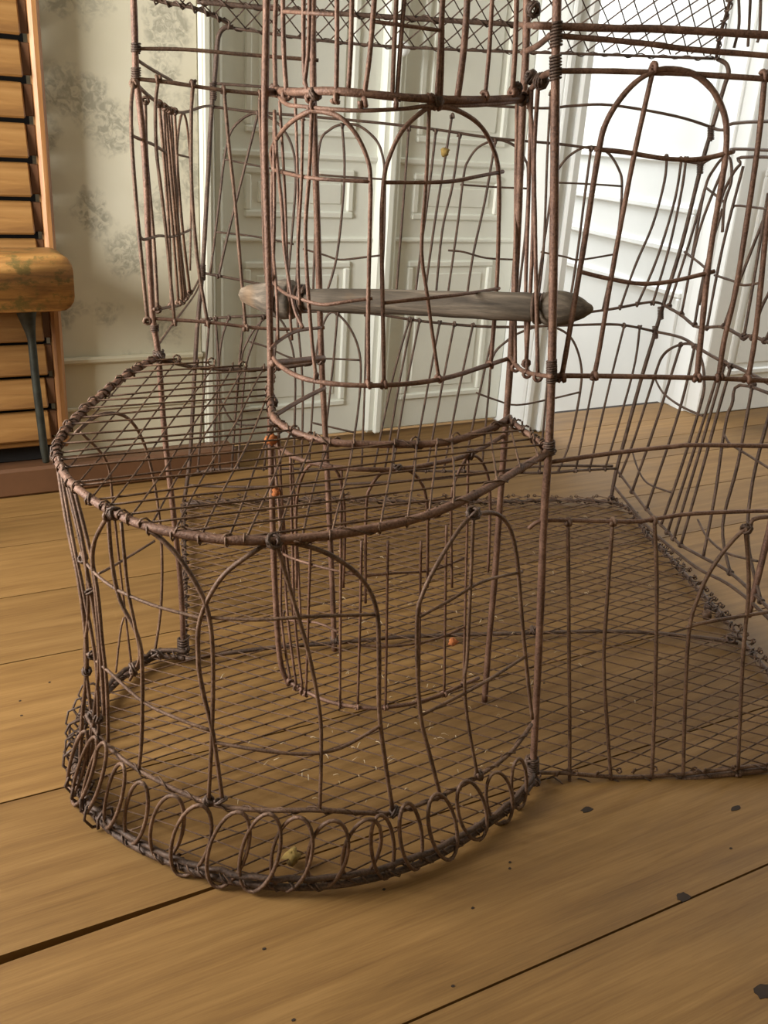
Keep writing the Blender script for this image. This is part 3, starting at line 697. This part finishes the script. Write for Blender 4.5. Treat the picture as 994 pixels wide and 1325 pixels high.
# tower's right side, to the tall front post
TRm = lambda n, pts, r=.0034, h='': wire(n, S_tr, pts, r, TRo, RUST_RED, h)
TRm('side_rail', [(661, 463), (672, 477), (690, 484), (714, 487)], .0040); TRm('side_rail', [(678, 128), (690, 112), (703, 98), (719, 92)], .005)
TRm('side_rail', [(676, 68), (695, 60), (712, 46)], .0046); TRm('side_rail', [(672, 32), (690, 33), (720, 35)], .0052)
for pts in ([(669, 130), (668, 250), (666, 360), (667, 476)], [(688, 115), (684, 250), (680, 380), (682, 484)], [(697, 105), (692, 200), (692, 300), (696, 488)], [(680, 128), (688, 160), (690, 300), (681, 470)]): TRm('upright_wire', pts, .0036, 'b')
for px in ((690, 12), (676, 118), (700, 105), (687, 100)): knot(TRo, S_tr(*px), .012, .003, 4)
binding(Ro, fR, (720, 45), 8, .0092, .0026); binding(Ro, fR, (719, 88), 8, .0092, .0026); binding(Ro, fR, (714, 485), 7, .0092, .0024); binding(Ro, fR, (711, 580), 6, .010, .0026); binding(Ro, fR, (714, 470), 3, .0090, .0022)
binding(Ro, fR, (690, 990), 6, .012, .003)
binding(Lo, fL, (176, 62), 4, .0085, .0024); binding(Lo, fL, (176, 95), 5, .0085, .0024); binding(Lo, fL, (205, 461), 5, .011, .003); binding(Lo, fL, (200, 425), 4, .0085, .0022); binding(Lo, fL, (237, 838), 8, .013, .004)

# ---- front wall, right of the tall post
F4, f4p = rod('front_rail', S_front, [(714, 486), (800, 487), (900, 489), (960, 491), (1030, 497)], .0042, CAGE)
FRw = lambda n, pts, r=.0040, h='', m=RUST_RED: wire(n, S_front, pts, r, F4, m, h)
FRw('front_rail', [(719, 92), (780, 92), (850, 94), (930, 98), (1030, 103)], .0046); FRw('front_rail', [(715, 46), (780, 51), (850, 58), (930, 67), (1030, 76)], .0044)
FRw('front_rail', [(690, 33), (800, 37), (900, 40), (1030, 42)], .0058); FRw('front_rail', [(712, 598), (790, 587), (870, 578), (930, 576), (1030, 578)], .0038)
F6, _ = rod('front_rail', S_front, [(684, 684), (700, 674), (730, 673), (820, 675), (852, 671), (930, 663), (1030, 655)], .0036, CAGE)
FRw('arch_wire', [(727, 488), (741, 405), (757, 308), (774, 198), (784, 160), (803, 128), (825, 104), (850, 91), (875, 90), (900, 97), (922, 116), (936, 145), (941, 175), (938, 215), (928, 274), (917, 342), (909, 420), (902, 488)], .0046, 'ab')
FRw('upright_wire', [(846, 87), (832, 150), (818, 212), (796, 335), (777, 450), (769, 486)], .0040, 'ab')
FRw('upright_wire', [(990, 98), (982, 180), (970, 270), (952, 375), (938, 440), (930, 488)], .0044, 'ab'); FRw('upright_wire', [(1003, 220), (992, 298), (985, 360), (977, 440), (968, 490)], .0044, 'b')
FRw('tie_wire', [(770, 193), (810, 197), (860, 205), (905, 206), (947, 197)], .0040); FRw('tie_wire', [(748, 351), (790, 361), (830, 367), (870, 364), (925, 351)], .0036)
G6 = lambda n, pts, r=.0038, h='': wire(n, S_front, pts, r, F6, RUST, h)
G6('upright_wire', [(735, 675), (736, 800), (737, 940), (737, 1036)], .0038, 'ab'); G6('upright_wire', [(793, 675), (785, 790), (781, 860), (786, 950), (792, 1024)], .0038, 'ab'); G6('upright_wire', [(847, 673), (850, 760), (848, 900), (843, 1020)], .0038, 'ab')
G6('arch_wire', [(884, 1016), (886, 930), (892, 820), (905, 768), (925, 730), (950, 697), (970, 682), (1000, 668), (1030, 672)], .0038, 'a'); G6('upright_wire', [(965, 684), (969, 760), (962, 850), (955, 1000)], .0038, 'ab'); G6('tie_wire', [(888, 812), (940, 800), (1030, 768)], .0034)
G6('base_rod', [(690, 1015), (760, 1016), (850, 1012), (920, 1004), (1030, 990)], .0060); G6('base_rod', [(688, 1000), (730, 1000), (800, 1005), (870, 1003), (940, 995), (1030, 985)], .0040)
G6('base_rod', [(692, 1022), (705, 1040), (733, 1037), (780, 1026), (860, 1020), (940, 1005), (1030, 994)], .0030)
wrap('rim_wrapping', [S_front(690 + i * 20, 1012 - max(0, i - 5) * 2) for i in range(17)], .0085, .0017, 26, F6, RUST_DARK)
knot(F6, S_front(690, 1012), .014, .003, 5); knot(F6, S_front(688, 985), .012, .003, 4); knot(F6, S_front(966, 684), .010, .0026, 2)

# ---- left front wall between the tall left post and the tower
LF, _ = rod('wall_rail', S_lf, [(198, 412), (270, 417), (330, 424), (380, 426), (420, 424)], .0036, CAGE)
LFw = lambda n, pts, r=.0034, h='': wire(n, S_lf, pts, r, LF, RUST, h)
LFw('wall_rail', [(174, 63), (240, 64), (310, 70), (412, 78)], .0036); LFw('wall_rail', [(176, 102), (215, 106), (262, 113), (300, 118), (345, 122), (406, 126)], .0040)
LFw('upright_wire', [(205, 103), (202, 137), (203, 195), (209, 250), (215, 305), (226, 417)], .0034, 'ab'); LFw('upright_wire', [(250, 109), (247, 150), (248, 250), (256, 340), (269, 419)], .0036, 'ab')
LFw('upright_wire', [(290, 116), (296, 185), (304, 260), (312, 360), (318, 424)], .0036, 'ab'); LFw('upright_wire', [(338, 122), (336, 138), (340, 220), (342, 330), (350, 424)], .0034, 'a')
# ---- left side wall, seen almost edge-on
LS, _ = rod('wall_rail', S_left, [(200, 400), (215, 398), (235, 393), (250, 376), (262, 352)], .0036, CAGE, RUST)
LSw = lambda n, pts, r=.0036, h='': wire(n, S_left, pts, r, LS, RUST, h)
LSw('wall_rail', [(178, 110), (190, 122), (203, 132), (222, 143), (240, 145), (262, 138), (276, 137)], .0036); LSw('wall_rail', [(178, 78), (200, 92), (222, 104)], .0032)
for pts in ([(173, 108), (170, 140), (172, 200), (180, 300), (191, 415)], [(188, 130), (190, 200), (199, 310), (204, 400)], [(206, 134), (213, 220), (219, 310), (222, 396)], [(214, 140), (219, 200), (228, 300), (236, 390)],
            [(221, 143), (226, 220), (233, 310), (241, 384)], [(226, 144), (231, 230), (238, 310), (246, 378)], [(217, 142), (222, 200), (230, 300), (239, 386)], [(212, 138), (215, 200), (224, 300), (231, 392)]): LSw('upright_wire', pts, .0036, 'ab')
LSw('arch_wire', [(232, 350), (229, 220), (231, 170), (237, 146), (243, 170), (247, 240), (246, 350)], .0030)
LSw('tie_wire', [(170, 175), (186, 182), (200, 188), (215, 198)], .003); LSw('tie_wire', [(180, 301), (186, 310), (205, 305), (225, 306), (247, 297)], .003); LSw('tie_wire', [(230, 200), (246, 204)], .0026)
LSw('diagonal_wire', [(205, 446), (226, 416), (253, 379), (262, 354)], .0030)

# ---- back wall
BK, _ = rod('wall_rail', S_back, [(275, 138), (330, 145), (380, 149), (470, 157), (560, 167), (640, 179), (720, 186), (780, 194), (860, 205), (908, 212)], .0038, CAGE, RUST_DARK)
BKw = lambda n, pts, r=.0036, h='': wire(n, S_back, pts, r, BK, RUST_DARK, h)
for pts in ([(278, 108), (336, 112), (450, 120), (600, 134), (700, 140), (740, 137), (791, 136), (873, 150), (922, 165)], [(262, 353), (310, 362), (345, 369), (450, 385), (560, 398), (690, 410), (735, 407), (790, 400), (840, 391), (859, 394)],
            [(256, 414), (300, 410), (345, 408), (408, 403), (482, 406), (550, 416), (640, 423), (735, 421), (800, 420), (848, 429)], [(244, 616), (275, 608), (340, 606), (450, 608), (600, 610), (700, 612), (745, 609), (797, 606)], [(244, 628), (350, 630), (560, 620), (690, 604), (793, 603)]):
    BKw('wall_rail', pts, .0038)
for pts in ([(272, 355), (284, 260), (290, 206), (299, 170), (318, 151), (335, 147), (358, 158), (376, 185), (383, 225), (378, 300), (370, 386)], [(405, 385), (410, 250), (414, 186), (427, 168), (443, 161), (465, 163), (486, 180), (495, 200), (498, 230), (497, 310), (492, 392)],
            [(578, 392), (592, 290), (600, 226), (606, 208), (620, 190), (645, 181), (668, 190), (679, 206), (683, 225), (680, 300), (668, 404)], [(690, 406), (706, 300), (715, 240), (724, 217), (740, 199), (762, 190), (785, 196), (800, 217), (805, 242), (799, 310), (780, 402)]):
    BKw('arch_wire', pts, .0034)
for pts in ([(334, 147), (318, 210), (303, 270), (292, 315), (283, 357)], [(443, 163), (446, 230), (436, 330), (421, 384)], [(529, 166), (522, 260), (512, 390)], [(564, 170), (556, 240), (545, 320), (536, 394)], [(585, 150), (577, 200), (562, 290), (548, 394)],
            [(595, 176), (586, 240), (572, 300), (563, 396)], [(641, 183), (628, 260), (612, 330), (602, 400)], [(713, 120), (708, 200), (704, 320), (697, 384)], [(765, 192), (757, 250), (747, 330), (735, 406)],
            [(863, 203), (860, 235), (845, 290), (822, 345), (803, 398)], [(882, 206), (873, 260), (850, 335), (825, 394)], [(888, 206), (882, 250), (866, 320), (845, 392)], [(392, 152), (389, 260), (383, 376)]):
    BKw('upright_wire', pts, .0036, 'ab')
for pts in ([(290, 206), (330, 214), (382, 224)], [(412, 226), (450, 229), (498, 232)], [(596, 239), (640, 242), (683, 244)], [(712, 236), (760, 238), (806, 241)], [(278, 300), (330, 306), (380, 316)], [(392, 322), (420, 330), (440, 336), (470, 333), (496, 330)], [(580, 324), (600, 326), (630, 334), (672, 336)], [(700, 326), (730, 332), (750, 336), (795, 329)]):
    BKw('tie_wire', pts, .0028)
for pts in ([(300, 600), (310, 480), (320, 442), (340, 414), (358, 410), (372, 430), (382, 480), (380, 600)], [(400, 600), (408, 470), (415, 430), (428, 404), (447, 416), (462, 444), (467, 480), (462, 540), (452, 600)], [(624, 600), (632, 510), (638, 462), (656, 441), (674, 430), (701, 422), (724, 426), (742, 441), (752, 472), (751, 507), (738, 570), (722, 611)]):
    BKw('arch_wire', pts, .0034)
for pts in ([(271, 414), (266, 480), (256, 610)], [(279, 412), (283, 480), (284, 608)], [(296, 411), (284, 460), (275, 608)], [(316, 410), (308, 490), (300, 608)], [(340, 410), (325, 450), (316, 490), (308, 606)], [(437, 405), (430, 480), (416, 606)], [(474, 406), (472, 500), (468, 606)],
            [(530, 413), (508, 490), (484, 607)], [(533, 414), (516, 500), (498, 608)], [(543, 415), (524, 510), (508, 608)], [(569, 418), (552, 510), (534, 608)], [(588, 419), (570, 510), (552, 609)], [(612, 421), (595, 500), (574, 609)], [(640, 424), (620, 510), (600, 609)],
            [(712, 424), (708, 500), (698, 610)], [(781, 421), (769, 488), (745, 609)], [(808, 421), (791, 488), (763, 608)], [(828, 424), (818, 485), (783, 607)], [(360, 408), (352, 500), (342, 606)], [(384, 406), (392, 500), (390, 606)]):
    BKw('upright_wire', pts, .0034, 'ab')
for pts in ([(322, 442), (345, 449), (380, 464), (420, 464), (467, 466)], [(404, 547), (430, 553), (460, 560)], [(616, 508), (640, 517), (668, 524), (710, 517), (752, 507)], [(278, 500), (300, 545), (330, 550)]):
    BKw('tie_wire', pts, .0028)
for o_, f_, px in ((BLo, fBL, (276, 118)), (BLo, fBL, (262, 353)), (BRo, fBR, (920, 172)), (BRo, fBR, (906, 216)), (BRo, fBR, (855, 405)), (BRo, fBR, (848, 430))): binding(o_, f_, px, 9, .0095, .003)

# ---- right side wall
RW, _ = rod('wall_rail', S_right, [(859, 394), (865, 398), (881, 407), (898, 421), (912, 424), (936, 423), (962, 436), (990, 441), (1020, 450)], .0038, CAGE, RUST_DARK)
RWw = lambda n, pts, r=.0036, h='': wire(n, S_right, pts, r, RW, RUST_DARK, h)
for pts in ([(922, 165), (930, 168), (942, 167), (967, 158), (1020, 158)], [(908, 212), (930, 200), (950, 197), (966, 193), (1020, 198)], [(848, 429), (882, 437), (907, 452), (934, 467), (980, 488), (1020, 505)], [(797, 606), (818, 635), (836, 658), (864, 688), (881, 705), (910, 721), (945, 741), (990, 782), (1020, 810)], [(793, 627), (820, 660), (845, 688), (900, 733), (962, 770), (1020, 822)]):
    RWw('wall_rail', pts, .0036)
for pts in ([(896, 330), (912, 245), (925, 218), (938, 203), (946, 208), (946, 235), (938, 262), (935, 300)], [(905, 395), (930, 270), (945, 232), (958, 213), (975, 203), (1010, 200)]): RWw('arch_wire', pts, .0034)
for pts in ([(912, 245), (893, 310), (866, 396)], [(937, 215), (905, 300), (882, 406)], [(935, 270), (912, 350), (899, 420)], [(962, 215), (935, 320), (915, 424)], [(990, 280), (970, 330), (955, 370), (937, 422)], [(994, 250), (978, 350), (963, 435)], [(1035, 198), (1005, 350), (985, 400), (974, 437)], [(1045, 198), (1015, 380), (1000, 420), (990, 441)]):
    RWw('upright_wire', pts, .0032, 'b')
for pts in ([(914, 243), (938, 262)], [(948, 269), (975, 268), (1010, 266)], [(886, 326), (905, 340), (916, 350)], [(925, 356), (950, 364), (962, 369), (985, 366)]): RWw('tie_wire', pts, .0028)
for pts in ([(802, 617), (820, 570), (847, 488), (859, 459), (880, 446), (898, 447), (908, 466), (911, 490), (908, 520), (880, 610), (855, 681)], [(910, 721), (925, 640), (937, 560), (947, 525), (972, 500), (1010, 496)]): RWw('arch_wire', pts, .0034)
for pts in ([(881, 446), (850, 545), (818, 636)], [(899, 448), (880, 530), (837, 658)], [(934, 467), (905, 560), (864, 689)], [(938, 470), (910, 570), (872, 697)], [(946, 474), (930, 530), (905, 620), (881, 705)], [(974, 498), (955, 600), (935, 680), (945, 741)], [(1000, 520), (975, 620), (968, 700), (985, 778)]):
    RWw('upright_wire', pts, .0034, 'ab')
for pts in ([(847, 488), (858, 508), (880, 525), (909, 538)], [(818, 582), (825, 605), (838, 625), (868, 637)], [(936, 560), (945, 575), (965, 587), (1010, 596)], [(903, 672), (915, 695), (940, 715), (980, 726)]): RWw('tie_wire', pts, .0026)
RP_, _ = rod('corner_post', S_right, [(1040, 480), (1006, 640), (995, 690), (984, 735), (968, 798)], .0062, CAGE)
for px in ((935, 470), (973, 500), (962, 436)): knot(RW, S_right(*px), .010, .0026, 2)

# ---- mesh roof slope above the back wall
rb0, rb1 = fBL(300, 36), fBR(927, 76); along = (rb1 - rb0).normalized()
toward = Vector((along.y, -along.x, 0)).normalized(); slope = (toward * .75 + Vector((0, 0, .66))).normalized(); rn = along.cross(slope).normalized()
roof = lambda x, y: on_plane(x, y, rb0, rn)
e1 = along; e2 = slope
def to_uv(p): q = p - rb0; return (q.dot(e1), q.dot(e2))
rp = [to_uv(roof(x, y)) for x, y in ((300, 36), (430, 54), (560, 63), (790, 71), (927, 76), (938, 30), (950, -20), (965, -90), (40, -90), (140, -24), (205, 1), (250, 10))]
RF, rfp = rod('roof_edge', roof, [(300, 36), (430, 54), (560, 63), (790, 71), (927, 76)], .0042, CAGE, RUST_DARK)
mesh_sheet('roof_mesh', rp, (math.radians(36), math.radians(-36)), (.027, .027), .0014, 0, RF, RUST_DARK, .0005, lambda a, b, h: rb0 + e1 * a + e2 * b + rn * h, False, 0)
for pts in ([(300, 36), (286, 25), (250, 10), (205, 1), (140, -24), (80, -60)], [(927, 76), (932, 45), (940, 20), (950, -20), (960, -60)]):
    e_, ep = rod('roof_edge', roof, pts, .0050, CAGE, RUST_DARK); wrap('rim_wrapping', ep, .0095, .0026, 45, e_, RUST_DARK)
wrap('rim_wrapping', rfp, .0062, .0016, 22, RF, RUST_DARK)
e_, ep = rod('roof_bar', roof, [(255, 2), (330, 9), (430, 17), (570, 26), (690, 33)], .0070, CAGE, RUST_DARK); wrap('rim_wrapping', ep, .0090, .0022, 22, e_, RUST_DARK)
for pts in ([(955, -20), (957, 30), (950, 62)], [(972, -20), (970, 30), (968, 60)], [(985, -20), (983, 40), (980, 55)]): rod('roof_stay', S_right, pts, .0034, RF, RUST_DARK)

# ------------------------------------------------------------------ driftwood perch
def perch():
    pl = (fT(655, 440) + Vector((0, .0, 0))); q0 = Vector((-.155, 1.15, 0)); q1 = Vector((.215, 1.025, 0)); n = (q1 - q0).cross(Vector((0, 0, 1))).normalized()
    g = lambda x, y: on_plane(x, y, q0, n)
    prof = [(310, 381, 3), (314, 381, 9), (324, 382, 14), (345, 385, 20), (366, 387, 26), (378, 388, 25), (386, 388, 15), (394, 388, 12), (405, 388, 14), (450, 389, 15.5), (520, 391, 16), (590, 394, 17), (640, 396, 18), (680, 397, 18.5), (691, 398, 18), (697, 399, 15), (702, 399, 19), (712, 399, 23), (725, 399, 23), (742, 399, 19), (757, 400, 11), (766, 400, 5), (768, 400, 2)]
    path, rr = [], []
    for i in range(len(prof) - 1):
        for k in range(3):
            t = k / 3; x, y, r = [prof[i][j] + (prof[i + 1][j] - prof[i][j]) * t for j in range(3)]
            p = g(x, y); path.append(p); rr.append(r * (p - CAM).dot(FW) / FPX)
    p = g(768, 400); path.append(p); rr.append(.001)
    v, f = tube(path, rr, 14, False, 0, .025)
    L = frame(path[len(path) // 2], (path[-1] - path[0]).normalized(), n, (path[-1] - path[0]).normalized().cross(n).normalized())
    o = obj('driftwood_perch', v, f, DRIFT, None, True, local=L)
    tag(o, 'grey driftwood perch laid across the inside of the wire birdcage', 'perch')
    for x, r in ((391, 15), (697, 17)):
        p = g(x, 386 if x < 500 else 399); R = r * (p - CAM).dot(FW) / FPX
        Geo().add(coil(p, path[-1] - path[0], R + .001, 2.3, .005, .0022, per=14), .0024, 5).build('binding_wire', RUST_DARK, o)
perch()

# ------------------------------------------------------------------ bits caught in the cage
def clump(name, p, r, mat, label, cat):
    vs, fs = [], []; n, m = 9, 6
    for i in range(m + 1):
        th = math.pi * i / m
        for k in range(n):
            ph = 2 * math.pi * k / n; q = r * (1 + random.uniform(-.38, .38))
            vs.append(p + Vector((q * math.sin(th) * math.cos(ph), q * math.sin(th) * math.sin(ph), q * .9 * math.cos(th))))
    fs = [(i * n + k, i * n + (k + 1) % n, (i + 1) * n + (k + 1) % n, (i + 1) * n + k) for i in range(m) for k in range(n)]
    tag(obj(name, vs, fs, mat, None, True), label, cat)
clump('lichen_clump', f3(352, 568), .008, LICHEN, 'orange lichen clump on the tower post just below the mesh shelf', 'lichen')
clump('lichen_clump', f3(357, 636), .006, LICHEN, 'small orange lichen clump lower down the tower post under the shelf', 'lichen')
clump('lichen_clump', on_z(586, 830, .02), .007, LICHEN, 'pale orange lichen crumb lying on the cage floor mesh', 'lichen')
clump('lichen_clump', on_z(378, 1108, .014), .009, LICHEN_Y, 'yellow lichen tuft behind the scroll rings of the bay', 'lichen')
clump('lichen_clump', S_back(576, 197), .008, LICHEN_Y, 'yellow lichen knob on an upright wire of the back wall', 'lichen')
clump('lichen_clump', on_z(915, 795, .016), .009, RUST_MESH, 'brown crumb of nest litter on the far border of the cage floor', 'litter')
g = Geo()
for i in range(150):
    x, y = random.choice(((random.uniform(280, 660), random.uniform(860, 1060)), (random.uniform(420, 900), random.uniform(700, 990)), (random.uniform(250, 780), random.uniform(650, 820))))
    p = on_z(x, y, .018); an = random.random() * 6.28; l = random.uniform(.003, .012)
    if abs(x - 497) > 420: continue
    d = Vector((math.cos(an), math.sin(an), random.uniform(-.1, .2))) * l
    g.add([p - d * .5, p + d * .1 + Vector((0, 0, .002)), p + d * .5], random.uniform(.0003, .0007), 4)
tag(g.build('straw_litter', STRAW, None), 'pale bits of straw and husk scattered over the cage floor mesh', 'straw', kind='stuff')
